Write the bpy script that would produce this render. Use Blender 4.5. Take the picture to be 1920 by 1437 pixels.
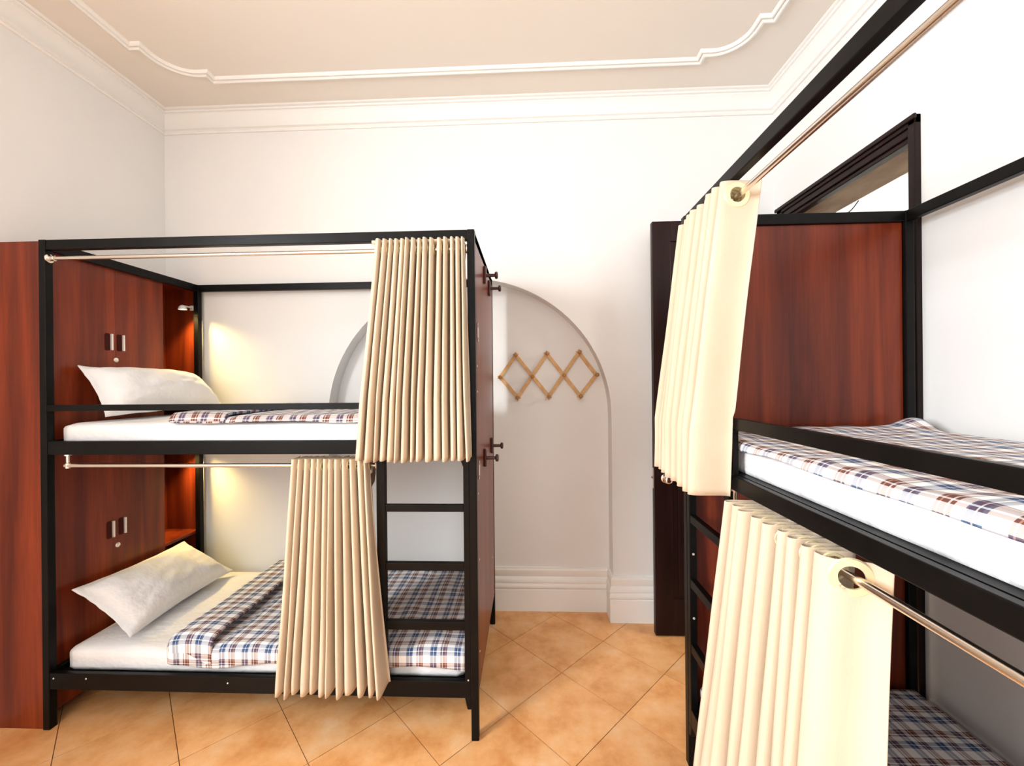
import bpy, bmesh, math, random
from mathutils import Vector, Matrix, noise

# ------------------------------------------------------------------ reset
for o in list(bpy.data.objects): bpy.data.objects.remove(o)
S = bpy.context.scene
COL = S.collection
random.seed(7)

# ------------------------------------------------------------------ camera
F_PX, YAW, PITCH, ROLL, EYE = 769.1, .0399, -.0005, -.0094, 1.62
c, s = math.cos, math.sin
fw = Vector((-s(YAW)*c(PITCH), c(YAW)*c(PITCH), s(PITCH)))
rt = Vector((c(YAW), s(YAW), 0)); up = rt.cross(fw)
r2 = c(ROLL)*rt + s(ROLL)*up; u2 = -s(ROLL)*rt + c(ROLL)*up
cd = bpy.data.cameras.new('camera'); cam = bpy.data.objects.new('camera', cd); COL.objects.link(cam)
cd.sensor_width = 36; cd.lens = F_PX/1920*36; cd.clip_start = .02
m = Matrix((r2, u2, -fw)).transposed().to_4x4(); m.translation = (0, 0, EYE)
cam.matrix_world = m
S.camera = cam

# ------------------------------------------------------------------ world, daylight, exposure
W = bpy.data.worlds.new('world'); S.world = W; W.use_nodes = True
bg = W.node_tree.nodes['Background']; bg.inputs[0].default_value = (.84, .93, 1, 1); bg.inputs[1].default_value = 1.2
S.view_settings.view_transform = 'Standard'; S.view_settings.look = 'None'
S.view_settings.gamma = 1; S.view_settings.use_curve_mapping = False
S.view_settings.exposure = .02

def area(name, loc, rot, sx, sy, power, col=(1, 1, 1)):
    l = bpy.data.lights.new(name, 'AREA'); l.shape = 'RECTANGLE'; l.size = sx; l.size_y = sy
    l.energy = power; l.color = col
    o = bpy.data.objects.new(name, l); COL.objects.link(o); o.location = loc; o.rotation_euler = rot
    return o
# daylight outside the tall window in the left wall (behind the camera's shoulder) and fill light at an added, unseen rear window
area('daylight_side', (-2.86, -.75, 2.35), (0, math.radians(-72), 0), 1.45, 1.15, 255, (.94, .97, 1))
area('fill_rear', (-.5, -2.92, 1.95), (math.radians(83), 0, 0), 2.6, 2.2, 34, (.94, .97, 1))

# ------------------------------------------------------------------ materials
def mat(name, col, rough=.6, metal=0, spec=.5):
    M = bpy.data.materials.new(name); M.use_nodes = True
    b = M.node_tree.nodes['Principled BSDF']
    b.inputs['Base Color'].default_value = (*col, 1); b.inputs['Roughness'].default_value = rough
    b.inputs['Metallic'].default_value = metal; b.inputs['Specular IOR Level'].default_value = spec
    return M
def nd(M, t, **kw):
    n = M.node_tree.nodes.new(t)
    for k, v in kw.items(): setattr(n, k, v)
    return n
def lk(M, a, b): M.node_tree.links.new(a, b)
def bsdf(M): return M.node_tree.nodes['Principled BSDF']
def ramp(M, stops):
    r = nd(M, 'ShaderNodeValToRGB'); e = r.color_ramp.elements
    while len(e) < len(stops): e.new(.5)
    for k, (p, col) in enumerate(stops):
        e[k].position = p; e[k].color = (*col, 1)
    return r
def noisy(name, cA, cB, scale, rough=.6, bump=0., bscale=None, vec='pos', sc3=(1, 1, 1), detail=5, spec=.5, lo=.35, hi=.65):
    M = mat(name, cA, rough, spec=spec)
    if vec == 'pos': v = nd(M, 'ShaderNodeNewGeometry').outputs['Position']
    else: v = nd(M, 'ShaderNodeTexCoord').outputs['Object']
    mp = nd(M, 'ShaderNodeMapping'); mp.inputs['Scale'].default_value = sc3; lk(M, v, mp.inputs[0])
    n = nd(M, 'ShaderNodeTexNoise'); n.inputs['Scale'].default_value = scale; n.inputs['Detail'].default_value = detail
    lk(M, mp.outputs[0], n.inputs['Vector'])
    r = ramp(M, [(lo, cA), (hi, cB)]); lk(M, n.outputs['Fac'], r.inputs[0]); lk(M, r.outputs[0], bsdf(M).inputs['Base Color'])
    if bump:
        n2 = nd(M, 'ShaderNodeTexNoise'); n2.inputs['Scale'].default_value = bscale or scale*4; n2.inputs['Detail'].default_value = 4
        lk(M, mp.outputs[0], n2.inputs['Vector'])
        bp = nd(M, 'ShaderNodeBump'); bp.inputs['Strength'].default_value = bump; bp.inputs['Distance'].default_value = .01
        lk(M, n2.outputs['Fac'], bp.inputs['Height']); lk(M, bp.outputs[0], bsdf(M).inputs['Normal'])
    return M

WALL = noisy('wall_paint', (.83, .83, .815), (.86, .86, .845), 1.3, .75, .05, 30)
CEIL = noisy('ceiling_paint', (.82, .77, .70), (.84, .79, .72), 1.1, .8, .04, 25)
TRIM = mat('trim_paint', (.90, .89, .86), .5)
BLACK = noisy('black_metal', (.0025, .0024, .0023), (.0045, .004, .0036), 9, .38, spec=.14)
CHROME = mat('brushed_steel', (.80, .72, .64), .22, 1)
SHINY = mat('steel_handle', (.90, .86, .78), .38, .55)
BRASS = mat('eyelet_brass', (.86, .76, .46), .38, .35)
DARKWOOD = noisy('dark_door_wood', (.009, .003, .0025), (.018, .006, .005), 3, .38, 0, vec='pos', sc3=(6, 6, .5), spec=.2)
PINE = noisy('rack_pine', (.60, .34, .13), (.72, .45, .20), 8, .5, 0, vec='obj', sc3=(3, 3, 3))
PINE_D = mat('rack_peg_wood', (.40, .19, .06), .5)
HOOKWOOD = mat('hook_wood', (.055, .012, .009), .32)
WHITE = noisy('white_cotton', (.80, .80, .81), (.85, .85, .85), 3, .85, .55, 6, vec='pos', sc3=(1, 1.6, 1.3))
[setattr(n_.inputs['Distance'], 'default_value', .035) for n_ in WHITE.node_tree.nodes if n_.type == 'BUMP']
PLATE = mat('plate_white', (.85, .80, .78), .4)
RECESS = mat('handle_recess', (.05, .007, .005), .7, spec=.15)
LAMPW = mat('lamp_white', (.85, .83, .78), .4)
SOFFIT = noisy('soffit_wood', (.22, .13, .075), (.36, .24, .15), 5, .7, .2, 20, sc3=(2, 1, 2))
GROUT = mat('grout', (.24, .11, .04), .9)

def wood(name, dark, light, rough):
    M = mat(name, light, rough)
    tc = nd(M, 'ShaderNodeNewGeometry')
    mp = nd(M, 'ShaderNodeMapping'); mp.inputs['Scale'].default_value = (9, 9, .55); lk(M, tc.outputs['Position'], mp.inputs[0])
    n = nd(M, 'ShaderNodeTexNoise'); n.inputs['Scale'].default_value = 1.3; n.inputs['Detail'].default_value = 6; n.inputs['Distortion'].default_value = .6
    lk(M, mp.outputs[0], n.inputs['Vector'])
    r = ramp(M, [(.30, dark), (.70, light)]); lk(M, n.outputs['Fac'], r.inputs[0])
    mp2 = nd(M, 'ShaderNodeMapping'); mp2.inputs['Scale'].default_value = (120, 120, 5); lk(M, tc.outputs['Position'], mp2.inputs[0])
    n2 = nd(M, 'ShaderNodeTexNoise'); n2.inputs['Scale'].default_value = 1; n2.inputs['Detail'].default_value = 3
    lk(M, mp2.outputs[0], n2.inputs['Vector'])
    mx = nd(M, 'ShaderNodeMixRGB'); mx.blend_type = 'MULTIPLY'; mx.inputs[0].default_value = .35
    r3 = ramp(M, [(.35, (.55, .5, .5)), (.6, (1, 1, 1))]); lk(M, n2.outputs['Fac'], r3.inputs[0])
    lk(M, r.outputs[0], mx.inputs[1]); lk(M, r3.outputs[0], mx.inputs[2]); lk(M, mx.outputs[0], bsdf(M).inputs['Base Color'])
    return M
CHERRY = wood('cherry_laminate', (.090, .011, .0035), (.275, .042, .010), .30)
bsdf(CHERRY).inputs['Specular IOR Level'].default_value = .32

def tile_mat():
    M = mat('terracotta_tile', (.7, .35, .12), .34)
    g = nd(M, 'ShaderNodeNewGeometry'); oi = nd(M, 'ShaderNodeObjectInfo')
    n = nd(M, 'ShaderNodeTexNoise'); n.inputs['Scale'].default_value = 4.5; n.inputs['Detail'].default_value = 8; n.inputs['Roughness'].default_value = .65
    lk(M, g.outputs['Position'], n.inputs['Vector'])
    r = ramp(M, [(.32, (.64, .26, .075)), (.52, (.82, .42, .17)), (.70, (.88, .55, .29))]); lk(M, n.outputs['Fac'], r.inputs[0])
    hs = nd(M, 'ShaderNodeHueSaturation'); mr = nd(M, 'ShaderNodeMapRange')
    mr.inputs['To Min'].default_value = .93; mr.inputs['To Max'].default_value = 1.06
    lk(M, oi.outputs['Random'], mr.inputs[0]); lk(M, mr.outputs[0], hs.inputs['Value']); lk(M, r.outputs[0], hs.inputs['Color'])
    lk(M, hs.outputs[0], bsdf(M).inputs['Base Color'])
    n2 = nd(M, 'ShaderNodeTexNoise'); n2.inputs['Scale'].default_value = 22; n2.inputs['Detail'].default_value = 5; lk(M, g.outputs['Position'], n2.inputs['Vector'])
    bp = nd(M, 'ShaderNodeBump'); bp.inputs['Strength'].default_value = .12; bp.inputs['Distance'].default_value = .01
    lk(M, n2.outputs['Fac'], bp.inputs['Height']); lk(M, bp.outputs[0], bsdf(M).inputs['Normal'])
    return M
TILE = tile_mat()

def fabric(name, col, col2):
    M = noisy(name, col, col2, 5, .9, .10, 260, vec='obj', sc3=(1, 1, .5), lo=.3, hi=.7)
    b = bsdf(M); b.inputs['Sheen Weight'].default_value = .05
    tr = nd(M, 'ShaderNodeBsdfTranslucent'); tr.inputs[0].default_value = (*col, 1)
    mx = nd(M, 'ShaderNodeMixShader'); mx.inputs[0].default_value = .12
    out = M.node_tree.nodes['Material Output']
    lk(M, b.outputs[0], mx.inputs[1]); lk(M, tr.outputs[0], mx.inputs[2]); lk(M, mx.outputs[0], out.inputs[0])
    return M
CURTAIN = fabric('curtain_cream', (.70, .555, .40), (.75, .62, .465))

def plaid():
    M = mat('plaid_cotton', (.9, .9, .9), .85)
    uv = nd(M, 'ShaderNodeUVMap'); sp = nd(M, 'ShaderNodeSeparateXYZ'); lk(M, uv.outputs[0], sp.inputs[0])
    def math_(op, a, b=None):
        n = nd(M, 'ShaderNodeMath', operation=op)
        for k, v in enumerate((a, b)):
            if v is None: continue
            if isinstance(v, (int, float)): n.inputs[k].default_value = v
            else: lk(M, v, n.inputs[k])
        return n.outputs[0]
    outs = []
    for ax, per in ((0, .112), (1, .098)):
        f = math_('FRACT', math_('MULTIPLY', sp.outputs[ax], 1/per))
        r = ramp(M, [(0, (.86, .85, .84))]*2)
        W_, B_, B2, R_ = (.84, .83, .82), (.035, .080, .19), (.12, .19, .31), (.17, .065, .045)
        stops = [(0, W_), (.10, B2), (.16, B_), (.22, W_), (.245, B_), (.34, B2), (.37, W_), (.53, R_), (.59, W_), (.625, R_), (.72, (.55, .33, .27)), (.75, R_), (.80, W_)]
        e = r.color_ramp.elements
        while len(e) < len(stops): e.new(.5)
        r.color_ramp.interpolation = 'CONSTANT'
        for k, (p_, col) in enumerate(stops): e[k].position = p_; e[k].color = (*col, 1)
        lk(M, f, r.inputs[0]); outs.append(r.outputs[0])
    mx = nd(M, 'ShaderNodeMixRGB'); mx.inputs[0].default_value = .5
    lk(M, outs[0], mx.inputs[1]); lk(M, outs[1], mx.inputs[2])
    ml = nd(M, 'ShaderNodeMixRGB'); ml.blend_type = 'MULTIPLY'; ml.inputs[0].default_value = .25
    lk(M, mx.outputs[0], ml.inputs[1]); lk(M, mx.outputs[0], ml.inputs[2])
    gm = nd(M, 'ShaderNodeBrightContrast'); gm.inputs['Bright'].default_value = .05; gm.inputs['Contrast'].default_value = .12
    lk(M, ml.outputs[0], gm.inputs[0]); lk(M, gm.outputs[0], bsdf(M).inputs['Base Color'])
    n2 = nd(M, 'ShaderNodeTexNoise'); n2.inputs['Scale'].default_value = 9; g = nd(M, 'ShaderNodeNewGeometry'); lk(M, g.outputs['Position'], n2.inputs['Vector'])
    bp = nd(M, 'ShaderNodeBump'); bp.inputs['Strength'].default_value = .25; bp.inputs['Distance'].default_value = .02
    lk(M, n2.outputs['Fac'], bp.inputs['Height']); lk(M, bp.outputs[0], bsdf(M).inputs['Normal'])
    return M
PLAID = plaid()

# ------------------------------------------------------------------ mesh helpers
class MB:
    def __init__(self): self.v = []; self.f = []; self.uv = None
    def add(self, vs, fs):
        b = len(self.v); self.v += [tuple(p) for p in vs]; self.f += [tuple(b+i for i in q) for q in fs]; return self
    def box(self, x0, x1, y0, y1, z0, z1):
        return self.add([(x0, y0, z0), (x1, y0, z0), (x1, y1, z0), (x0, y1, z0), (x0, y0, z1), (x1, y0, z1), (x1, y1, z1), (x0, y1, z1)],
                        [(0, 3, 2, 1), (4, 5, 6, 7), (0, 1, 5, 4), (1, 2, 6, 5), (2, 3, 7, 6), (3, 0, 4, 7)])
    def lathe(self, p0, axis, prof, n=20):
        """prof: (distance along axis, radius) pairs, closed with caps"""
        a = Vector(axis).normalized(); t = a.orthogonal().normalized(); b = a.cross(t); p0 = Vector(p0)
        vs = []; fs = []
        for d, r in prof:
            for k in range(n):
                q = 2*math.pi*k/n; vs.append(p0+a*d+(t*math.cos(q)+b*math.sin(q))*r)
        for i in range(len(prof)-1):
            for k in range(n): fs.append((i*n+k, i*n+(k+1) % n, (i+1)*n+(k+1) % n, (i+1)*n+k))
        fs.append(tuple(range(n))[::-1]); fs.append(tuple((len(prof)-1)*n+k for k in range(n)))
        return self.add(vs, fs)
    def tube(self, p0, p1, r, n=20):
        d = Vector(p1)-Vector(p0); return self.lathe(p0, d, [(0, r), (d.length, r)], n)
    def ring(self, p0, axis, ri, ro, th, n=28):
        a = Vector(axis).normalized(); t = a.orthogonal().normalized(); b = a.cross(t); p0 = Vector(p0)
        prof = [(-th/2, ri), (-th/2, ro*.93), (0, ro), (th/2, ro*.93), (th/2, ri)]; vs = []; fs = []
        for d, r in prof:
            for k in range(n):
                q = 2*math.pi*k/n; vs.append(p0+a*d+(t*math.cos(q)+b*math.sin(q))*r)
        m_ = len(prof)
        for i in range(m_):
            j = (i+1) % m_
            for k in range(n): fs.append((i*n+k, i*n+(k+1) % n, j*n+(k+1) % n, j*n+k))
        return self.add(vs, fs)
    def prism(self, pts, fn, d0, d1):
        """extrude a 2-D outline between depths d0 and d1; fn(a, b, d) -> point"""
        n = len(pts)
        self.add([fn(a, b, d0) for a, b in pts]+[fn(a, b, d1) for a, b in pts],
                 [tuple(range(n))[::-1], tuple(range(n, 2*n))]+[(i, (i+1) % n, n+(i+1) % n, n+i) for i in range(n)])
        return self
    def sweep(self, path, prof, closed=False):
        """path: XY points at mitred corners; prof: (offset to the path's left, z), closed outline"""
        n = len(path); P = [Vector(p) for p in path]; L = []
        for i in range(n):
            if closed or 0 < i < n-1:
                a = (P[i]-P[i-1]).normalized(); b = (P[(i+1) % n]-P[i]).normalized()
            elif i == 0: a = b = (P[1]-P[0]).normalized()
            else: a = b = (P[-1]-P[-2]).normalized()
            na, nb = Vector((-a.y, a.x)), Vector((-b.y, b.x)); mv = na+nb
            mv = mv/max(.25, mv.dot(na)) if mv.length > 1e-6 else na
            L.append(mv)
        k = len(prof); vs = [(P[i].x+L[i].x*o, P[i].y+L[i].y*o, z) for i in range(n) for o, z in prof]; fs = []
        for i in range(n if closed else n-1):
            j = (i+1) % n
            for q in range(k): fs.append((i*k+q, i*k+(q+1) % k, j*k+(q+1) % k, j*k+q))
        if not closed: fs += [tuple(range(k)), tuple((n-1)*k+q for q in range(k))[::-1]]
        return self.add(vs, fs)
    def build(self, name, material, parent=None, fn=None, smooth=False, bevel=0, seg=2, base=(0, 0, 0)):
        B = Vector(base)
        vs = [Vector(fn(*p) if fn else p)-B for p in self.v]
        me = bpy.data.meshes.new(name); me.from_pydata(vs, [], self.f)
        bm = bmesh.new(); bm.from_mesh(me); bmesh.ops.recalc_face_normals(bm, faces=bm.faces); bm.to_mesh(me); bm.free()
        if self.uv:
            ul = me.uv_layers.new(name='UVMap')
            for l in me.loops: ul.data[l.index].uv = self.uv[l.vertex_index]
        if smooth:
            for p in me.polygons: p.use_smooth = True
        me.materials.append(material)
        o = bpy.data.objects.new(name, me); COL.objects.link(o)
        if parent: o.parent = parent
        else: o.location = B
        if bevel:
            md = o.modifiers.new('bevel', 'BEVEL'); md.width = bevel; md.segments = seg; md.limit_method = 'ANGLE'
        return o
def autosmooth(o, ang=40):
    for p in o.data.polygons: p.use_smooth = True
    try: o.data.set_sharp_from_angle(angle=math.radians(ang))
    except Exception: pass
    return o
def empty(name, loc=(0, 0, 0)):
    o = bpy.data.objects.new(name, None); o.empty_display_size = .1; COL.objects.link(o); o.location = loc; return o
def tag(o, label, cat, group=None):
    o['label'] = label; o['category'] = cat
    if group: o['group'] = group
    return o
def struct(o, label=None):
    o['kind'] = 'structure'
    if label: o['label'] = label
    return o

# ------------------------------------------------------------------ room dimensions
XL, XR, YB, YR, ZC = -2.556, 1.645, 2.803, -2.65, 3.545
YN = 2.932                          # back of the arched niche
AC, AA, AB, AZ = -.416, .977, .948, 1.39  # arch centre x, half width, rise, spring height

# floor: bed of grout with each tile as a piece
fl = struct(MB().box(XL-.3, XR+.3, YR-.3, YB+.3, -.12, -.004).build('floor', GROUT), 'floor of square terracotta tiles laid diagonally')
TS, TA, TX, TY = .4005, .7952, .4508, 2.5805
e1 = Vector((math.cos(TA), math.sin(TA)))*TS; e2 = Vector((-e1.y, e1.x))
def clip(poly, x0, x1, y0, y1):
    for ax, lim, sg in ((0, x0, 1), (0, x1, -1), (1, y0, 1), (1, y1, -1)):
        out = []
        for i in range(len(poly)):
            a, b = poly[i-1], poly[i]; da, db = (a[ax]-lim)*sg, (b[ax]-lim)*sg
            if (da >= 0) != (db >= 0):
                t = da/(da-db); out.append(a+(b-a)*t)
            if db >= 0: out.append(b)
        poly = out
        if len(poly) < 3: return None
    return poly
shared = None
for i in range(-16, 17):
    for j in range(-16, 17):
        o0 = Vector((TX, TY))+e1*(i+.5)+e2*(j+.5)
        g = .5-.0036/TS/2
        q = [o0+e1*a*g+e2*b*g for a, b in ((-1, -1), (1, -1), (1, 1), (-1, 1))]
        q2 = [o0+e1*a*.5*2*g+e2*b*.5*2*g for a, b in ((-1, -1), (1, -1), (1, 1), (-1, 1))]
        pc = clip(q2, XL-.02, XR+.02, YR-.02, YN+.02)
        if not pc: continue
        area_ = abs(sum(pc[k-1].x*pc[k].y-pc[k].x*pc[k-1].y for k in range(len(pc))))/2
        if area_ < .004: continue
        whole = len(pc) == 4 and area_ > .155
        if whole and shared:
            t = bpy.data.objects.new('tile', shared); COL.objects.link(t); t.parent = fl; t.location = (o0.x, o0.y, 0)
        else:
            me_ = MB().prism([(p.x-o0.x, p.y-o0.y) for p in pc], lambda a, b, d: (a, b, d), -.012, 0)
            t = me_.build('tile', TILE, fl); t.location = (o0.x, o0.y, 0)
            if whole: shared = t.data

# ceiling
ce = struct(MB().box(XL-.3, XR+.3, YR-.3, YB+.3, ZC, ZC+.15).build('ceiling', CEIL), 'warm white plaster ceiling')

# back wall with arched niche
def arch_pts(n=48):
    return [(AC+AA*math.cos(math.pi*(1-k/n)), AZ+AB*math.sin(math.pi*k/n)) for k in range(n+1)]
A = arch_pts()
wb = MB(); H1 = ZC
wb.box(XL-.3, XR+.3, YN, YN+.2, 0, H1)
wb.box(XL-.3, AC-AA, YB, YN, 0, H1); wb.box(AC+AA, XR+.3, YB, YN, 0, H1)
for (xa, za), (xb, zb) in zip(A[:-1], A[1:]):
    wb.add([(xa, YB, za), (xb, YB, zb), (xb, YB, H1), (xa, YB, H1)], [(0, 1, 2, 3)])
    wb.add([(xa, YB, za), (xb, YB, zb), (xb, YN, zb), (xa, YN, za)], [(0, 1, 2, 3)])
struct(wb.build('wall_back', WALL), 'white plaster wall with a shallow arched niche')
# left wall with tall window opening (out of view, lights the room)
WY0, WY1, WZ0, WZ1 = -1.5, 0., .85, 3.15
w = MB(); w.box(XL-.28, XL, WY1, YB+.13, 0, H1).box(XL-.28, XL, YR-.3, WY0, 0, H1).box(XL-.28, XL, WY0, WY1, 0, WZ0).box(XL-.28, XL, WY0, WY1, WZ1, H1)
struct(w.build('wall_left', WALL), 'plain white left wall')
# rear wall with an opening for the added fill window
VX0, VX1, VZ0, VZ1 = -1.8, .8, .85, 3.05
w = MB(); w.box(XL-.28, VX0, YR-.25, YR, 0, H1).box(VX1, XR+.3, YR-.25, YR, 0, H1).box(VX0, VX1, YR-.25, YR, 0, VZ0).box(VX0, VX1, YR-.25, YR, VZ1, H1)
struct(w.build('wall_rear', WALL), 'white rear wall with an added wide window opening')
# right wall with doorway, thick old wall
DY0, DY1, DZ, DXT = 1.812, 2.680, 2.634, 1.872
w = MB(); w.box(XR, DXT, YR-.3, DY0-.02, 0, H1).box(XR, DXT, DY1+.02, YB+.13, 0, H1).box(XR, DXT, DY0-.02, DY1+.02, DZ+.02, H1)
struct(w.build('wall_right', WALL), 'white right wall pierced by a tall doorway')

# windows (frames only, behind the camera)
def window(name, fn, a0, a1, z0, z1):
    e = struct(empty(name), 'tall unseen daylight window behind the viewer')
    f = MB(); t = .05
    f.box(a0, a0+t, -.03, .03, z0, z1).box(a1-t, a1, -.03, .03, z0, z1).box(a0+t, a1-t, -.03, .03, z0, z0+t).box(a0+t, a1-t, -.03, .03, z1-t, z1)
    f.build('window_frame', TRIM, e, fn)
    MB().box((a0+a1)/2-.02, (a0+a1)/2+.02, -.02, .02, z0+t, z1-t).build('mullion', TRIM, e, fn)
window('window_1', lambda a, d, z: (XL-.08+d, a, z), WY0, WY1, WZ0, WZ1)
window('fill_window', lambda a, d, z: (a, YR-.08+d, z), VX0, VX1, VZ0, VZ1)  # unseen window, added so soft fill light reaches the room

# cornice on all four walls and moulded panel on the ceiling
Zc = ZC
cprof = [(0, 3.392), (.012, 3.392), (.018, 3.400), (.012, 3.409), (.012, 3.413), (.026, 3.419), (.026, 3.427), (.016, 3.432), (.018, 3.470), (.027, 3.498), (.040, 3.513), (.040, 3.519),
         (.052, 3.522), (.056, 3.529), (.052, 3.534), (.060, 3.536), (.068, 3.541), (.070, Zc), (0, Zc)]
co = MB().sweep([(XR, YB), (XL, YB), (XL, YR), (XR, YR)], cprof, closed=True).build('trim_1', TRIM)
struct(autosmooth(co, 35), 'white plaster cornice with double bead lines under the ceiling')
def panel_outline():
    x0, x1, y0, y1 = -2.235, 1.318, -2.30, 2.505
    st, q = .058, .275
    pts = []
    def corner(cx, cy, sx, sy, rev):
        # corner at outer (cx, cy); sx, sy point to the outside
        k = [(cx-sx*q, cy), (cx-sx*q, cy-sy*st), (cx-sx*(q-.045), cy-sy*st)]
        c0 = (cx-sx*(q-.045), cy-sy*(q-.045)); R = q-.045-st
        k += [(c0[0]+sx*R*math.sin(t*math.pi/2/12), c0[1]+sy*R*math.cos(t*math.pi/2/12)) for t in range(1, 13)]
        k += [(cx-sx*st, cy-sy*q), (cx, cy-sy*q)]
        return k[::-1] if rev else k
    pts += corner(x1, y1, 1, 1, True)      # anticlockwise: up the right side, then left
    pts += corner(x0, y1, -1, 1, False)
    pts += corner(x0, y0, -1, -1, True)
    pts += corner(x1, y0, 1, -1, False)
    return pts
pprof = [(-.026, Zc), (-.026, Zc-.006), (-.018, Zc-.016), (-.006, Zc-.020), (.003, Zc-.014), (.006, Zc-.007), (.010, Zc-.014), (.018, Zc-.015), (.026, Zc-.008), (.028, Zc)]
pm = MB().sweep(panel_outline(), pprof, closed=True).build('trim_2', TRIM)
struct(autosmooth(pm, 35), 'white plaster panel moulding on the ceiling with notched rounded corners')

# skirting, stepping into the niche
sprof = [(0, 0), (.026, 0), (.026, .150), (.020, .155), (.026, .160), (.030, .172), (.026, .192), (.020, .198), (.026, .203), (.028, .218), (.022, .236), (.014, .243), (.018, .250), (.018, .288), (.012, .296), (.012, .304), (0, .308)]
aL, aR = AC-AA, AC+AA
sk = MB().sweep([(XR, DY1+.055), (XR, YB), (aR, YB), (aR, YN), (aL, YN), (aL, YB), (-2.262, YB)], sprof).build('baseboard_back', TRIM)
struct(autosmooth(sk, 35), 'tall white moulded skirting board')
sk = MB().sweep([(XL, 1.4), (XL, YR), (XR, YR), (XR, DY0-.06)], sprof).build('baseboard_right', TRIM)
struct(autosmooth(sk, 35), 'tall white moulded skirting board')

# doorway: dark frame, open leaf standing at right angles to the wall
dr = struct(empty('door_1', (XR, DY1, 0)), 'open dark wooden door with a stepped frame')
B = (XR, DY1, 0)
f = MB()
fp = [(0, 0), (.0, -.055), (.02, -.055), (.026, -.047), (.026, -.030), (.018, -.026), (.018, -.012), (.008, -.008), (.008, 0)]
y0o, y1o, zo = DY0-.034, DY1+.054, DZ+.095
def frame_side(y0, y1):
    f.box(XR-.024, XR+.01, y0, y1, 0, zo); 
frame_side(y0o, DY0); frame_side(DY1, y1o)
f.box(XR-.024, XR+.01, y0o, y1o, DZ+.055, zo).box(XR-.016, XR+.012, DY0, DY1, DZ+.022, DZ+.055).box(XR-.006, XR+.035, DY0, DY1, DZ, DZ+.022)
f.box(XR-.034, XR-.022, y0o-.008, y1o+.008, zo-.022, zo)
f.build('door_frame', DARKWOOD, dr, base=B, bevel=.004)
j = MB().box(XR+.01, DXT, DY1, DY1+.02, 0, DZ).box(XR+.01, DXT, DY0-.02, DY0, 0, DZ)
j.build('door_jamb', DARKWOOD, dr, base=B, bevel=.003)
MB().box(XR+.035, DXT, DY0, DY1, DZ+.002, DZ+.02).build('lintel', SOFFIT, dr, base=B)
lx0, lx1, ly0, ly1 = .792, XR-.03, 2.632, 2.674
lf = MB().box(lx0, lx1, ly0+.008, ly1, .008, DZ)
for xa, xb in ((lx0, lx0+.115), (lx1-.115, lx1)): lf.box(xa, xb, ly0, ly0+.012, .008, DZ)
for za, zb in ((.008, .24), (.98, 1.12), (1.72, 1.84), (DZ-.13, DZ)): lf.box(lx0+.115, lx1-.115, ly0, ly0+.012, za, zb)
leaf = lf.build('door_leaf', DARKWOOD, dr, base=B, bevel=.003)
for za, zb in ((.27, .95), (1.15, 1.69), (1.87, DZ-.16)):
    MB().box(lx0+.15, lx1-.15, ly0+.003, ly0+.010, za, zb).build('door_panel', DARKWOOD, leaf, base=B, bevel=.003)
kb = MB().lathe((.862, ly0, 1.007), (0, -1, 0), [(0, .030), (.005, .030), (.008, .024), (.010, .012), (.030, .010), (.036, .020), (.046, .027), (.058, .027), (.066, .020), (.069, .010)], 24)
autosmooth(kb.build('knob', CHROME, leaf, base=B), 50)
MB().box(lx0-.003, lx0+.002, ly0+.010, ly0+.034, .94, 1.07).build('latch_plate', CHROME, leaf, base=B)
MB().lathe((lx0+.002, ly0+.022, 1.008), (-1, 0, 0), [(0, .011), (.012, .009), (.016, .004)], 12).build('latch', CHROME, leaf, base=B)

# corridor beyond the doorway
cw = MB().box(DXT, 3.6, 1.0, 3.6, -.12, -.002).box(3.5, 3.6, 1.0, 3.6, 0, 3.3).box(DXT, 3.6, 3.5, 3.6, 0, 3.3).box(DXT, 3.6, .9, 1.0, 0, 3.3).box(DXT, 3.6, .9, 3.6, 3.3, 3.4)
struct(cw.build('wall_corridor', WALL), 'bright white corridor seen through the doorway')
struct(MB().box(3.44, 3.5, 1.0, 3.5, 2.95, 3.02).box(3.46, 3.5, 1.0, 3.5, 3.02, 3.08).build('trim_3', TRIM), 'white moulding along the corridor wall')
cl = bpy.data.lights.new('corridor_lamp', 'POINT'); cl.energy = 60; cl.shadow_soft_size = .15; cl.color = (1, .96, .86)
clo = bpy.data.objects.new('corridor_lamp', cl); COL.objects.link(clo); clo.location = (2.9, 1.6, 2.7)
wp = [Vector((1.878, 2.40+.15*k/9, 2.634-.030*math.sin(k/9*math.pi)-.012*k/9)) for k in range(10)]
wm = MB()
for a, b in zip(wp[:-1], wp[1:]): wm.tube(a, b, .003, 8)
tag(wm.build('loose_wire', BLACK, base=wp[0]), 'short loose wire hanging under the lintel of the doorway', 'wire')

# ------------------------------------------------------------------ bunk beds
L, WD = 2.067, .93
PW = .034                            # post section
Z_LEFT = dict(top=2.317, tb=2.270, g1=1.535, g0=1.506, u1=1.364, u0=1.300, l1=.268, l0=.192)
Z_RIGHT = dict(top=2.315, tb=2.270, g1=1.499, g0=1.462, u1=1.312, u0=1.264, l1=.262, l0=.188)
BASE_L = Vector((-2.305, 1.844, 0)); BASE_R = Vector((.658, 1.782-L, 0))
def map_left(u, v, z): return (BASE_L.x+u, BASE_L.y+v, z)
def map_right(u, v, z): return (BASE_R.x+v, BASE_R.y+u, z)

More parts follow.
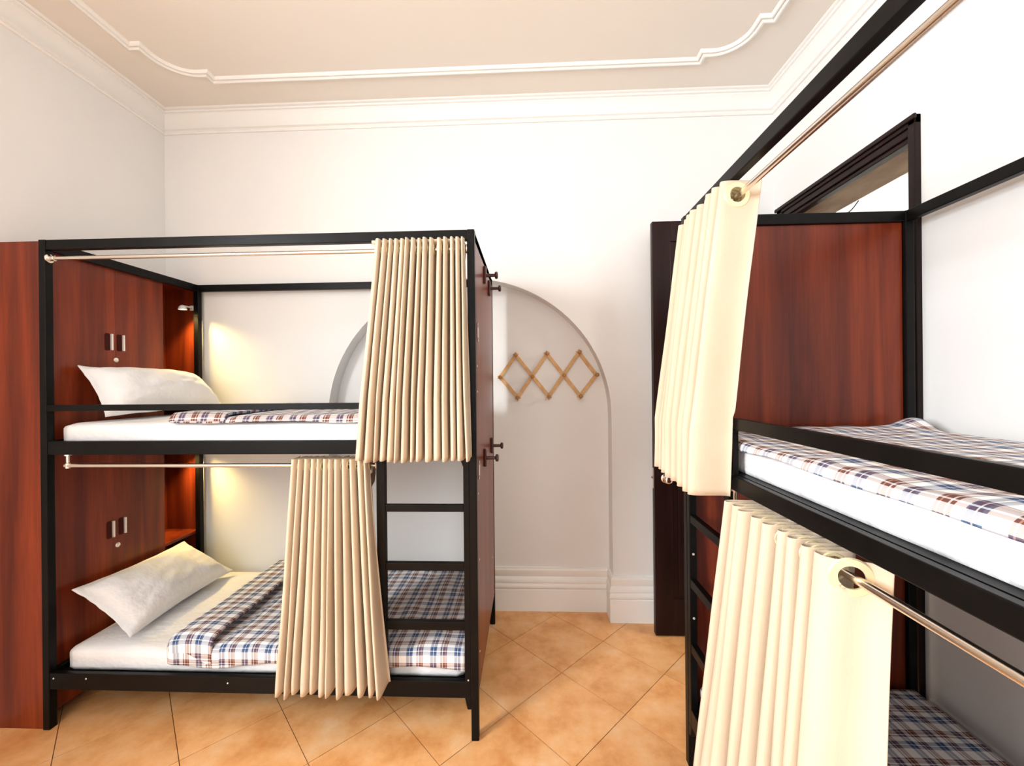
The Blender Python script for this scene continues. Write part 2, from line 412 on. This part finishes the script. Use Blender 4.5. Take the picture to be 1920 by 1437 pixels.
def bunk_bed(base, fn, Z, label, right):
    e = tag(empty('bunk_bed', base), label, 'bunk bed', 'black metal bunk beds')
    P = lambda mb, n, mt=BLACK, par=None, bevel=.003, **k: mb.build(n, mt, par or e, fn, bevel=bevel, base=base, **k)
    for u0 in (0, L-PW):
        for v0 in (0, WD-PW): P(MB().box(u0, u0+PW, v0, v0+PW, 0, Z['top']), 'post')
    # canopy rails
    P(MB().box(PW, L-PW, .002, PW-.002, Z['tb'], Z['top']-.001), 'top_rail'); P(MB().box(PW, L-PW, WD-PW+.002, WD-.002, Z['tb'], Z['top']-.001), 'top_rail')
    for u0 in (.002, L-PW+.002): P(MB().box(u0, u0+PW-.004, PW, WD-PW, Z['tb'], Z['top']-.001), 'end_rail')
    # side rails of both bunks, with an inner ledge that carries the base board
    for a, b in ((Z['u0'], Z['u1']), (Z['l0'], Z['l1'])):
        P(MB().box(PW, L-PW, .002, .024, a, b).box(PW, L-PW, .024, .05, a, a+.006), 'side_rail')
        P(MB().box(PW, L-PW, WD-.024, WD-.002, a, b).box(PW, L-PW, WD-.05, WD-.024, a, a+.006), 'side_rail')
        for u0 in (.004, L-.026): P(MB().box(u0, u0+.022, PW, WD-PW, a, b), 'end_rail')
        P(MB().box(PW+.002, L-PW-.002, .026, WD-.026, a+.007, b+.0005 if right and b > 1 else b-.022), 'bed_base', BLACK, bevel=0)
    # guard rail with its end bent down to the side rail
    ue = L-.388; r = .05; pts = []; th = Z['g1']-Z['g0']
    for k in range(9):
        t = math.pi/2*k/8; pts.append((ue-r+r*math.sin(t), Z['g1']-r+r*math.cos(t)))
    pts += [(ue, Z['u1']), (ue-th, Z['u1'])]
    ri = r-th
    for k in range(8, -1, -1):
        t = math.pi/2*k/8; pts.append((ue-r+ri*math.sin(t), Z['g1']-r+ri*math.cos(t)))
    pts += [(PW, Z['g0']), (PW, Z['g1'])]
    P(MB().prism(pts, lambda a, b, d: (a, d, b), .002, .021), 'guard_rail', bevel=.002)
    # ladder
    la, lb = L-PW-.027, L-(.40 if right else .46)
    lu = MB().box(la, L-PW, .001, .030, Z['l0'], Z['u0'])
    lu.prism([(la-.001, Z['l0']), (L-PW, Z['l0']), (L-PW, .142), (la+.010, .142)], lambda a, b, d: (a, d, b), .001, .030)
    lu.prism([(la-.022, Z['u0']), (L-PW, Z['u0']), (L-PW, Z['u0']-.06), (la, Z['u0']-.06)], lambda a, b, d: (a, d, b), .002, .022)
    P(lu, 'ladder_upright', bevel=.002)
    P(MB().box(lb, lb+.040, .001, .030, Z['l1'], Z['u0']), 'ladder_upright', bevel=.002)
    for za, zb in ((1.036, 1.068), (.768, .803), (.498, .536)): P(MB().box(lb+.040, la, .003, .028, za, zb), 'ladder_rung', bevel=.002)
    # wooden end board(s)
    ends = [L-.018] if not right else [L-.018, .002]
    for k, u0 in enumerate(ends):
        eb = P(MB().box(u0, u0+.016, PW+.001, WD-PW-.001, .215, Z['tb'] if right else Z['top']-.001), 'end_board', CHERRY, bevel=.002)
        if not right:
            for zz in (.36, .78, 1.10, 1.58, 1.70):
                P(MB().lathe((u0+.016, .075 if zz != .78 else .10, zz), (1, 0, 0), [(0, .005), (.002, .004)], 10), 'screw', SHINY, eb, bevel=0)
            P(MB().lathe((u0+.016, .78, .50), (1, 0, 0), [(0, .005), (.002, .004)], 10), 'screw', SHINY, eb, bevel=0)
    if right:
        for zz in (1.16, .905, .64): P(MB().lathe((la, .016, zz), (-1, 0, 0), [(0, .005), (.003, .004)], 10), 'screw', SHINY, bevel=0)
    else:
        for uu, zz in ((.055, .245), (.215, .247), (.30+.6, .24), (L-PW-.012, .275)): P(MB().lathe((uu, .001, zz), (0, -1, 0), [(0, .004), (.002, .003)], 10), 'screw', SHINY, bevel=0)
    # curtain rods: flanged in the canopy, hung on small brackets under the upper bunk
    zr1, zr2 = (2.232, 1.246) if not right else (2.213, 1.205)
    rod = P(MB().tube((PW, .018, zr1), (la+.02, .018, zr1), .0095), 'curtain_rod', CHROME, bevel=0); autosmooth(rod)
    for u0, d in ((PW, 1), (L-PW, -1)):
        fo = P(MB().lathe((u0, .018, zr1), (d, 0, 0), [(0, .021), (.004, .021), (.008, .017), (.010, .013), (.028, .013), (.030, .011)], 20), 'rod_flange', CHROME, rod, bevel=0); autosmooth(fo)
    ub = .105
    rod = P(MB().tube((ub, .018, zr2), (lb, .018, zr2), .0095), 'curtain_rod', CHROME, bevel=0); autosmooth(rod)
    for u0 in (ub+.012, lb-.004):
        P(MB().lathe((u0, .018, zr2-.012), (0, 0, 1), [(0, .010), (.024, .010), (.026, .007), (Z['u0']-zr2+.006, .007), (Z['u0']-zr2+.006, .014), (Z['u0']-zr2+.012, .014)], 14), 'rod_bracket', CHROME, rod, bevel=0)
    return e, P

bedL, PL_ = bunk_bed(BASE_L, map_left, Z_LEFT, 'black metal bunk bed with wooden lockers at its head and hooks on its end board', False)
bedR, PR_ = bunk_bed(BASE_R, map_right, Z_RIGHT, 'black metal bunk bed along the right wall by the open door', True)

# coat hooks and oval bed plates on the left bed's end board
XP = L-.002
for v_, z_ in ((.41, 2.215), (.67, 2.203), (.34, 1.222), (.74, 1.226)):
    h = PL_(MB().box(XP, XP+.014, v_-.016, v_+.016, z_-.048, z_+.048), 'coat_hook', HOOKWOOD, bevel=.005)
    PL_(MB().lathe((XP+.012, v_, z_-.002), (1, 0, 0), [(0, .013), (.004, .010), (.048, .009), (.050, .018), (.055, .020), (.062, .020), (.066, .014)], 16), 'hook_peg', HOOKWOOD, h, bevel=0)
for z_, n_ in ((1.862, 0), (1.205, 1)):
    pl = MB(); n = 32
    pl.prism([(.105+.030*math.cos(2*math.pi*k/n), z_+.046*math.sin(2*math.pi*k/n)) for k in range(n)], lambda a, b, d: (d, a, b), XP-.001, XP+.002)
    p = PL_(pl, 'bed_plate', CHERRY, bevel=0)
    rg = MB(); vs = []; fs = []
    for rr, d in ((1, .003), (.82, .003)):
        for k in range(n): vs.append((XP+d, .105+.030*rr*math.cos(2*math.pi*k/n), z_+.046*rr*math.sin(2*math.pi*k/n)))
    for k in range(n): fs.append((k, (k+1) % n, n+(k+1) % n, n+k))
    rg.add(vs, fs); PL_(rg, 'plate_rim', PLATE, p, bevel=0)
    PL_(MB().box(XP+.002, XP+.0035, .093, .117, z_-.024, z_+.024), 'plate_print', PLATE, p, bevel=0)

# ------------------------------------------------------------------ lockers at the head of the left bed
LX0, LX1, LY0, LY1, LZ = XL+.003, -2.308, 1.851, 2.796, 2.312
lk_ = tag(empty('locker', (LX0, LY0, 0)), 'reddish brown wooden double locker with open lamp niches at the bed head', 'locker')
B = (LX0, LY0, 0); NY = 2.490
lb = MB()
lb.box(LX0, LX1, LY0, LY0+.018, 0, LZ)                        # front side seen left of the bed
lb.box(LX0, LX1, LY0+.018, LY1, LZ-.018, LZ)
lb.box(LX0, LX0+.012, LY0+.018, LY1, 0, LZ-.018)
lb.box(LX0, LX1, LY1-.018, LY1, 0, LZ-.018)
lb.box(LX0+.012, LX1, NY, NY+.018, 0, LZ-.018)
for z in (.05, .60, 1.315, 1.60): lb.box(LX0+.012, LX1, LY0+.018 if z in (.05, 1.315) else NY+.018, LY1-.018, z, z+.018)
lb.build('locker_body', CHERRY, lk_, base=B, bevel=.001)
YM = 2.2055
for za, zb, zh in ((.07, 1.312, .832), (1.336, LZ-.02, 1.866)):
    for ya, yb, yh in ((LY0+.02, YM-.0005, YM-.034), (YM+.0005, NY-.001, YM+.032)):
        d = MB().box(LX1-.016, LX1+.002, ya, yb, za, zb).build('locker_door', CHERRY, lk_, base=B)
        rc = MB().prism([(yh-.012+.013*sx*min(1, 1), zh+zz) for sx, zz in ((-1, -.040), (-.6, -.047), (.6, -.047), (1, -.040), (1, .040), (.6, .047), (-.6, .047), (-1, .040))], lambda a, b, dd: (dd, a, b), LX1+.002, LX1+.0045)
        rc.build('handle_recess', RECESS, d, base=B)
        MB().box(LX1+.004, LX1+.016, yh+.001, yh+.010, zh-.045, zh+.045).build('handle', SHINY, d, base=B, bevel=.002)
    autosmooth(MB().lathe((LX1+.002, YM, zh-.098), (1, 0, 0), [(0, .013), (.004, .013), (.007, .010), (.009, .004)], 18).build('lock', SHINY, lk_, base=B))

def reading_lamp(z, label):
    loc = (LX1-.03, 2.690, z)
    e = tag(empty('reading_lamp', loc), label, 'lamp', 'reading lamps in the locker niches')
    B = loc
    MB().box(loc[0]-.02, loc[0]+.02, LY1-.0245, LY1-.0185, z-.004, z+.03).build('wall_plate', LAMPW, e, base=B, bevel=.002)
    MB().tube((loc[0], LY1-.024, z+.015), (loc[0], loc[1], z+.012), .006, 10).build('arm', LAMPW, e, base=B)
    n = 20; vs = []; fs = []
    prof = [(.018, .006), (.014, .014), (.004, .022), (-.012, .027), (-.012, .024), (.003, .019), (.011, .012)]
    for d, r in prof:
        for k in range(n): vs.append((loc[0]+r*math.cos(2*math.pi*k/n), loc[1]+r*math.sin(2*math.pi*k/n), z+d))
    for i in range(len(prof)-1):
        for k in range(n): fs.append((i*n+k, i*n+(k+1) % n, (i+1)*n+(k+1) % n, (i+1)*n+k))
    fs.append(tuple(range(n))); mb = MB(); mb.add(vs, fs); autosmooth(mb.build('lamp_shade', LAMPW, e, base=B))
    bm_ = bpy.data.materials.get('warm_bulb')
    if not bm_:
        bm_ = mat('warm_bulb', (1, .9, .7)); bsdf(bm_).inputs['Emission Color'].default_value = (1, .80, .45, 1); bsdf(bm_).inputs['Emission Strength'].default_value = 12
    MB().lathe((loc[0], loc[1], z-.010), (0, 0, 1), [(0, .006), (.004, .011), (.012, .012), (.018, .006)], 14).build('bulb', bm_, e, base=B)
    l = bpy.data.lights.new('reading_light', 'SPOT'); l.energy = 26; l.color = (1, .70, .24); l.spot_size = math.radians(122); l.spot_blend = 1; l.shadow_soft_size = .03
    o = bpy.data.objects.new('reading_light', l); COL.objects.link(o); o.location = (loc[0]+.02, loc[1], z-.026)
    o.rotation_euler = Vector((.22, .04, -1)).to_track_quat('-Z', 'Y').to_euler()
reading_lamp(2.150, 'small white reading lamp in the upper locker niche')
reading_lamp(1.185, 'small white reading lamp in the lower locker niche')

# ------------------------------------------------------------------ bedding
def slab(x0, x1, y0, y1, z0, z1, r, name, label, group, seed, fn=None, nx=46, ny=22):
    """soft rounded mattress: gridded box with rounded edges and gentle dents"""
    mb = MB(); idx = {}
    NX, NY_, NZ = nx, ny, 5
    def vtx(i, j, k):
        key = (i, j, k)
        if key in idx: return idx[key]
        p = Vector((x0+(x1-x0)*i/NX, y0+(y1-y0)*j/NY_, z0+(z1-z0)*k/NZ))
        q = Vector((min(max(p.x, x0+r), x1-r), min(max(p.y, y0+r), y1-r), min(max(p.z, z0+r*.5), z1-r)))
        d = p-q
        if d.length > 1e-9: p = q+d.normalized()*min(d.length, r)
        n = noise.noise(Vector((p.x*4+seed, p.y*5, p.z*9)))
        if k == NZ: p.z += .006*n
        else: p.y += .003*n*(1 if 0 < k else 0); p.x += .004*n*(1 if 0 < k else 0)
        idx[key] = len(mb.v); mb.v.append(tuple(p)); return idx[key]
    for i in range(NX):
        for j in range(NY_):
            mb.f.append((vtx(i, j, NZ), vtx(i+1, j, NZ), vtx(i+1, j+1, NZ), vtx(i, j+1, NZ)))
            mb.f.append((vtx(i, j, 0), vtx(i, j+1, 0), vtx(i+1, j+1, 0), vtx(i+1, j, 0)))
    for k in range(NZ):
        for i in range(NX):
            mb.f.append((vtx(i, 0, k), vtx(i+1, 0, k), vtx(i+1, 0, k+1), vtx(i, 0, k+1))); mb.f.append((vtx(i, NY_, k), vtx(i, NY_, k+1), vtx(i+1, NY_, k+1), vtx(i+1, NY_, k)))
        for j in range(NY_):
            mb.f.append((vtx(0, j, k), vtx(0, j, k+1), vtx(0, j+1, k+1), vtx(0, j+1, k))); mb.f.append((vtx(NX, j, k), vtx(NX, j+1, k), vtx(NX, j+1, k+1), vtx(NX, j, k+1)))
    o = mb.build(name, WHITE, None, fn, smooth=True, base=((x0+x1)/2, (y0+y1)/2, z0) if not fn else fn((x0+x1)/2, (y0+y1)/2, z0))
    return tag(o, label, 'mattress', group)
G = 'white covered mattresses'
X0, Y0 = BASE_L.x, BASE_L.y
slab(X0+.045, X0+L-.045, Y0+.046, Y0+WD-.030, 1.343, 1.443, .030, 'mattress', 'white mattress on the upper bunk of the bed with lockers', G, 1)
slab(X0+.045, X0+L-.066, Y0+.057, Y0+WD-.032, .247, .350, .035, 'mattress', 'white mattress on the lower bunk of the bed with lockers', G, 5)
slab(.045, L-.045, .050, WD-.032, 1.3135, 1.395, .022, 'mattress', 'white mattress on the upper bunk of the bed by the door', G, 9, map_right)
slab(.045, L-.066, .057, WD-.032, .241, .345, .030, 'mattress', 'white mattress on the lower bunk of the bed by the door', G, 13, map_right)

def blanket(name, label, u0, u1, v0, v1, zt, drop, fn, seed, fold=0, lift=None, nu=110, nv=46, thick=.012, wrinkle=.008, fold_h=.050):
    """quilt lying on a mattress; u along the bed, front edge (v0) drops over the side; fold = doubled-over band at u0"""
    mb = MB(); mb.uv = []
    prof = []                                  # profile along u: (arc length, u, z)
    ss = []
    if fold:
        # end doubled back: under layer from u0 .. u0+fold on top, rolled nose at u0
        top, nose = fold_h, fold_h/2
        n1 = 22
        pts = [(u0+fold, top-.003)]
        pts += [(u0+fold*(1-k/n1), top+.006*math.sin(k/n1*math.pi)) for k in range(1, n1)]
        pts += [(u0-nose*math.sin(t*math.pi/8), nose+nose*math.cos(t*math.pi/8)) for t in range(0, 9)]
        pts += [(u0+.012+(fold+.02)*k/n1, .004) for k in range(1, n1+1)]
        pts += [(u0+fold+.045+(u1-u0-fold-.045)*k/(nu-40), .012) for k in range(0, nu-39)]
    else:
        pts = [(u0+(u1-u0)*k/nu, 0) for k in range(nu+1)]
    a = 0; arc = []
    for k, (u, z) in enumerate(pts):
        if k: a += math.hypot(u-pts[k-1][0], z-pts[k-1][1])
        arc.append(a)
    rows = []
    nd_ = 10
    vs = [('d', k/nd_) for k in range(nd_)]+[('t', k/nv) for k in range(nv+1)]
    for k, (u, z) in enumerate(pts):
        for kind, t in vs:
            wob = noise.noise(Vector((u*3.1+seed, 7, 0)))
            if kind == 'd':
                q = 1-t; dd = drop*(1+.30*wob+.10*noise.noise(Vector((u*9+seed, 3, 0))))
                # quarter round then straight down
                rr = .022
                sfl = q*dd
                if sfl < rr*math.pi/2: ang = sfl/rr; v = v0+rr-rr*math.sin(ang)-.0; zz = -rr+rr*math.cos(ang)
                else: v = v0; zz = -rr-(sfl-rr*math.pi/2)
                v += .004*noise.noise(Vector((u*7+seed, sfl*10, 1)))*q
                vv = -sfl
            else:
                v = v0+.022+(v1-v0-.022)*t; zz = 0; vv = v-v0-.022
            h = wrinkle*(noise.noise(Vector((u*5+seed, v*4, z*6)))+.6*noise.noise(Vector((u*11, v*9+seed, z*4))))
            if kind == 'd': h *= t
            hz = z*(1 if kind == 't' else .35+.65*t)
            if lift and kind == 't': h += lift(u, v)
            mb.v.append((u, v, zt+zz+hz+max(h, -.004)))
            mb.uv.append((arc[k]+seed*.037, vv+seed*.021))
    m_ = len(vs)
    for k in range(len(pts)-1):
        for j_ in range(m_-1): mb.f.append((k*m_+j_, (k+1)*m_+j_, (k+1)*m_+j_+1, k*m_+j_+1))
    o = mb.build(name, PLAID, None, fn, smooth=True, base=fn((u0+u1)/2, (v0+v1)/2, zt))
    md = o.modifiers.new('thickness', 'SOLIDIFY'); md.thickness = thick; md.offset = 0
    return o
GB = 'blue brown and white plaid blankets'
o = blanket('blanket', '', .605, L-.066, .041, WD-.05, .369, .088, map_left, 2, fold=.19)
tag(o, 'plaid blanket with a folded end on the lower bunk of the bed with lockers', 'blanket', GB)
o = blanket('blanket', '', .62, L-.05, .031, WD-.06, 1.461, .030, map_left, 4, fold=.26, fold_h=.026, wrinkle=.005)
tag(o, 'plaid blanket with a folded end on the upper bunk of the bed with lockers', 'blanket', GB)
o = blanket('blanket', '', .10, L-.075, .034, WD-.045, 1.416, .036, map_right, 8, wrinkle=.010,
            lift=lambda u, v: .035*math.exp(-((u-(L-.09))/.07)**2-((v-(WD-.06))/.07)**2)+.010*math.exp(-((u-(L-.1))/.12)**2))
tag(o, 'plaid blanket spread over the upper bunk of the bed by the door', 'blanket', GB)
o = blanket('blanket', '', .10, L-.066, .041, WD-.045, .364, .060, map_right, 11)
tag(o, 'plaid blanket spread over the lower bunk of the bed by the door', 'blanket', GB)

def pillow(corners, T, label, seed, sag=0):
    """corners: bottom-near, bottom-far, top-far, top-near (3-D); stuffed bag with pinched corners and a flat hem"""
    a, b, c_, d = [Vector(p) for p in corners]; n = 34; mb = MB()
    nrm = ((b-a).cross(d-a)).normalized()
    if nrm.x < 0: nrm = -nrm
    ctr = (a+b+c_+d)/4
    def pt(i, j, side):
        u, v = i/n, j/n; U, V = 2*u-1, 2*v-1
        # edges curve inwards between pinched corners
        pu = U*(1-.055*(1-V*V)); pv = V*(1-.075*(1-U*U)); uu, vv = (pu+1)/2, (pv+1)/2
        p = a*(1-uu)*(1-vv)+b*uu*(1-vv)+c_*uu*vv+d*(1-uu)*vv
        e = max(0, 1-(abs(U)/.93)**2.6)*max(0, 1-(abs(V)/.90)**2.4)
        h = T*(e**.48)
        wr = noise.noise(Vector((U*2.2+seed, V*2.2, side)))*.35+noise.noise(Vector((U*5+seed, V*4.2, 3+side)))*.22
        rad = abs(noise.noise(Vector((math.atan2(V+1.1, U+1.1)*9+seed, 0, side))))*.25*max(0, 1-((U+1)**2+(V+1)**2)/1.6)
        h *= 1+.30*wr-.5*rad
        p = p+nrm*side*h*(1 if side > 0 else .55)+nrm*.0025*side
        if sag: p = p+nrm*sag*(1-U*U)
        p += nrm*.006*noise.noise(Vector((U*4+seed, V*4, 9)))
        return p
    for side in (1, -1):
        base_ = len(mb.v)
        for i in range(n+1):
            for j in range(n+1): mb.v.append(tuple(pt(i, j, side)))
        for i in range(n):
            for j in range(n):
                q = [base_+i*(n+1)+j, base_+(i+1)*(n+1)+j, base_+(i+1)*(n+1)+j+1, base_+i*(n+1)+j+1]
                mb.f.append(tuple(q if side > 0 else q[::-1]))
    ed = [(i, 0) for i in range(n)]+[(n, j) for j in range(n)]+[(i, n) for i in range(n, 0, -1)]+[(0, j) for j in range(n, 0, -1)]
    K = (n+1)**2
    for (i, j_), (i2, j2) in zip(ed, ed[1:]+ed[:1]): mb.f.append((i*(n+1)+j_, i2*(n+1)+j2, K+i2*(n+1)+j2, K+i*(n+1)+j_))
    o = mb.build('pillow', WHITE, None, smooth=True, base=ctr)
    return tag(o, label, 'pillow', 'white pillows')
pillow([(-1.985, 1.955, .375), (-1.985, 2.665, .385), (-2.265, 2.60, .600), (-2.262, 1.935, .618)], .105, 'white pillow tilted against the locker on the lower bunk', 3)
pillow([(-2.10, 1.955, 1.470), (-2.045, 2.690, 1.475), (-2.27, 2.690, 1.702), (-2.265, 1.975, 1.728)], .125, 'white pillow propped against the locker on the upper bunk', 8)

# ------------------------------------------------------------------ curtains
def curtain(label, fn, top, bot, z1, z0, vtop, vbot, zrod, N, amp, seed, first=1.0, clampz=None, start=math.pi/2, vclamp=None, flare=None, vb_z=None, hem=.012, tilt=0, eye=(.0245, .0415), ufront=None):
    """eyelet curtain; top/bot = (u from, u to); the fabric weaves round the rod in N folds. first = width of the first half fold relative to the rest."""
    PER = 40; M_ = N*PER
    # fold phase against width, first half-fold may be wider
    halves = [1.0+.38*random.Random(seed+k).uniform(-1, 1) for k in range(2*N)]; halves[0] = first
    tot = sum(halves); acc = [0]
    for h in halves: acc.append(acc[-1]+h/tot)
    zs = [z1+(z0-z1)*k/44 for k in range(45)]
    zs += [zrod+d*.0045 for d in range(-11, 12)]
    zs = sorted({round(z, 5) for z in zs if z0 <= z <= z1}, reverse=True)
    mb = MB(); grid = []; uvr = []
    rnd = [random.Random(seed*31+k) for k in range(2*N+1)]
    jit = [r.uniform(-1, 1) for r in rnd]; jz = [r.uniform(-1, 1) for r in rnd]
    for z in zs:
        f = (z1-z)/(z1-z0)
        ua = top[0]+(bot[0]-top[0])*f**1.1; ub = top[1]+(bot[1]-top[1])*f**1.1
        g = vb_z(z) if vb_z else f
        vc = vtop+(vbot-vtop)*g
        row = []
        for k in range(M_+1):
            ph = k/PER*2                       # in half folds
            hk = min(int(ph), 2*N-1); fr = ph-hk
            t = acc[hk]+(acc[hk+1]-acc[hk])*fr
            A_ = amp*(1+.18*jit[hk]*(1-fr)+.18*jit[hk+1]*fr)*(1+.05*f)
            ang = start+math.pi*ph
            v = vc+A_*math.copysign(abs(math.sin(ang))**.9, math.sin(ang))
            lam = (ub-ua)/(2*N)
            u = ua+(ub-ua)*t-.13*2*lam*math.sin(2*ang)*min(1, halves[hk])+lam*.7*f*noise.noise(Vector((ph*.8+seed, z*.7, 0)))
            v += .010*f*noise.noise(Vector((ph*1.3+seed, z*2.3, 5)))
            if vclamp:
                lim = vclamp(z)
                if lim is not None and v > lim: v = lim-.0006*(v-lim)
            if ufront and u > ufront and v > -.005: v = -.005-.0006*(v+.005)
            zz = z
            if f > .9: zz -= hem*(f-.9)*10*(.5+.5*jz[hk]*(1-fr)+.5*jz[hk+1]*fr)
            if f > .6: zz += tilt*t*(f-.6)/.4
            row.append((u, v, zz))
        grid.append(row)
    for row in grid: mb.v += row
    W_ = M_+1
    for i in range(len(grid)-1):
        for k in range(M_):
            q = (i*W_+k, i*W_+k+1, (i+1)*W_+k+1, (i+1)*W_+k)
            cv = sum(mb.v[x][1] for x in q)/4-vtop; cz = sum(mb.v[x][2] for x in q)/4-zrod
            if math.hypot(cv, cz) < eye[0]+.003: continue
            mb.f.append(q)
    base = fn((top[0]+top[1])/2, vtop, z0)
    e = tag(empty('curtain', base), label, 'curtain', 'cream eyelet curtains')
    o = mb.build('curtain_fabric', CURTAIN, e, fn, smooth=True, base=base)
    md = o.modifiers.new('thickness', 'SOLIDIFY'); md.thickness = .002; md.offset = 0
    # eyelets where the fabric crosses the rod
    iz = min(range(len(zs)), key=lambda i: abs(zs[i]-zrod)); row = grid[iz]
    for h in range(2*N):
        k = h*PER//2+PER//4
        p0, p1, pm = Vector(row[k-4]), Vector(row[k+4]), Vector(row[k])
        tang = (p1-p0); tang.z = 0; nr = Vector((tang.y, -tang.x, 0)).normalized()
        pm.z = zrod
        a_ = Vector(fn(*(pm+nr)))-Vector(fn(*pm))
        r_ = MB().ring(fn(*pm), a_, eye[0], eye[1] if h == 0 else eye[0]+.008, .006); autosmooth(r_.build('eyelet', BRASS, e, base=base))
    return e
def sstep(a, b, x):
    t = min(1, max(0, (x-a)/(b-a))); return t*t*(3-2*t)
# left bed, upper: hangs outside the guard rail and side rail
curtain('cream curtain drawn to the ladder end of the upper bunk by the end board', map_left, (1.598, 2.024), (1.520, 2.050), 2.274, 1.290, .018, -.052, 2.232, 15, .046, 3, first=2.8, eye=(.018, .029), ufront=L-PW-.012,
        vb_z=lambda z: min(1, (2.274-z)/.72), vclamp=lambda z: -.002 if z > 2.262 else (-.004 if z < 1.56 else None))
curtain('cream curtain bunched beside the ladder of the lower bunk under the locker bed', map_left, (1.215, 1.578), (1.160, 1.664), 1.282, .272, .018, -.050, 1.246, 12, .046, 5, first=1.3, eye=(.018, .029), ufront=L-.46-.026,
        vb_z=lambda z: min(1, (1.282-z)/.97), vclamp=lambda z: -.004 if z < .29 else None, hem=.02)
Y2u = lambda y: y-BASE_R.y
curtain('cream curtain with a wide flap hanging from the upper rod beside the open door', map_right, (Y2u(1.325), Y2u(1.735)), (Y2u(1.345), Y2u(1.745)), 2.258, 1.250, .018, -.080, 2.213, 9, .057, 7, first=.9, tilt=.030,
        vb_z=lambda z: min(1, (2.258-z)/.80), vclamp=lambda z: -.006 if z < 1.51 else None)
curtain('cream curtain hanging from the lower rod in front of the ladder by the door', map_right, (Y2u(.845), Y2u(1.345)), (Y2u(.80), Y2u(1.43)), 1.240, .25, .018, -.065, 1.205, 9, .056, 12, first=3.6, ufront=L-.40-.026,
        vb_z=lambda z: min(1, (1.24-z)/.95), vclamp=lambda z: -.004 if z < .27 else None)

# ------------------------------------------------------------------ concertina peg rack on the niche wall
RB = (.15, YN, 1.66)
rk = tag(empty('peg_rack', RB), 'expanding wooden diamond lattice peg rack hung in the arched niche', 'peg rack')
tp = [(-.089, 1.818), (.135, 1.826), (.364, 1.834)]; bt = [(-.078, 1.514), (.146, 1.519), (.370, 1.521)]
ml_ = (-.200, 1.660); mr_ = (.480, 1.671); c1, c2 = (.028, 1.663), (.251, 1.671)
tp = [(x*.987, 1.62+(z-1.62)*.987) for x, z in tp]; bt = [(x*.987, 1.62+(z-1.62)*.987) for x, z in bt]
def slat(p, q, d):
    p, q = Vector(p), Vector(q); t = (q-p).normalized(); n = Vector((-t.y, t.x)); e_ = .021; w_ = .0130
    a, b = p-t*e_, q+t*e_
    out = [a+n*w_, a+t*.009, a-n*w_, b-n*w_, b-t*.009, b+n*w_]
    o = MB().prism([(x.x, x.y) for x in out], lambda x, z, dd: (x, dd, z), YN-.0095-d*.010, YN-.0005-d*.010).build('slat', PINE, rk, base=RB, bevel=.0015)
for a, b in ((tp[0], bt[1]), (tp[1], bt[2]), (ml_, bt[0]), (tp[2], mr_)): slat(a, b, 0)
for a, b in ((bt[0], tp[1]), (bt[1], tp[2]), (ml_, tp[0]), (bt[2], mr_)): slat(a, b, 1)
for p in tp+bt+[ml_, mr_, c1, c2]:
    autosmooth(MB().lathe((p[0], YN-.018, p[1]), (0, -1, 0), [(0, .010), (.030, .0085), (.036, .012), (.044, .014), (.052, .012), (.055, .006)], 16).build('peg', PINE_D, rk, base=RB))
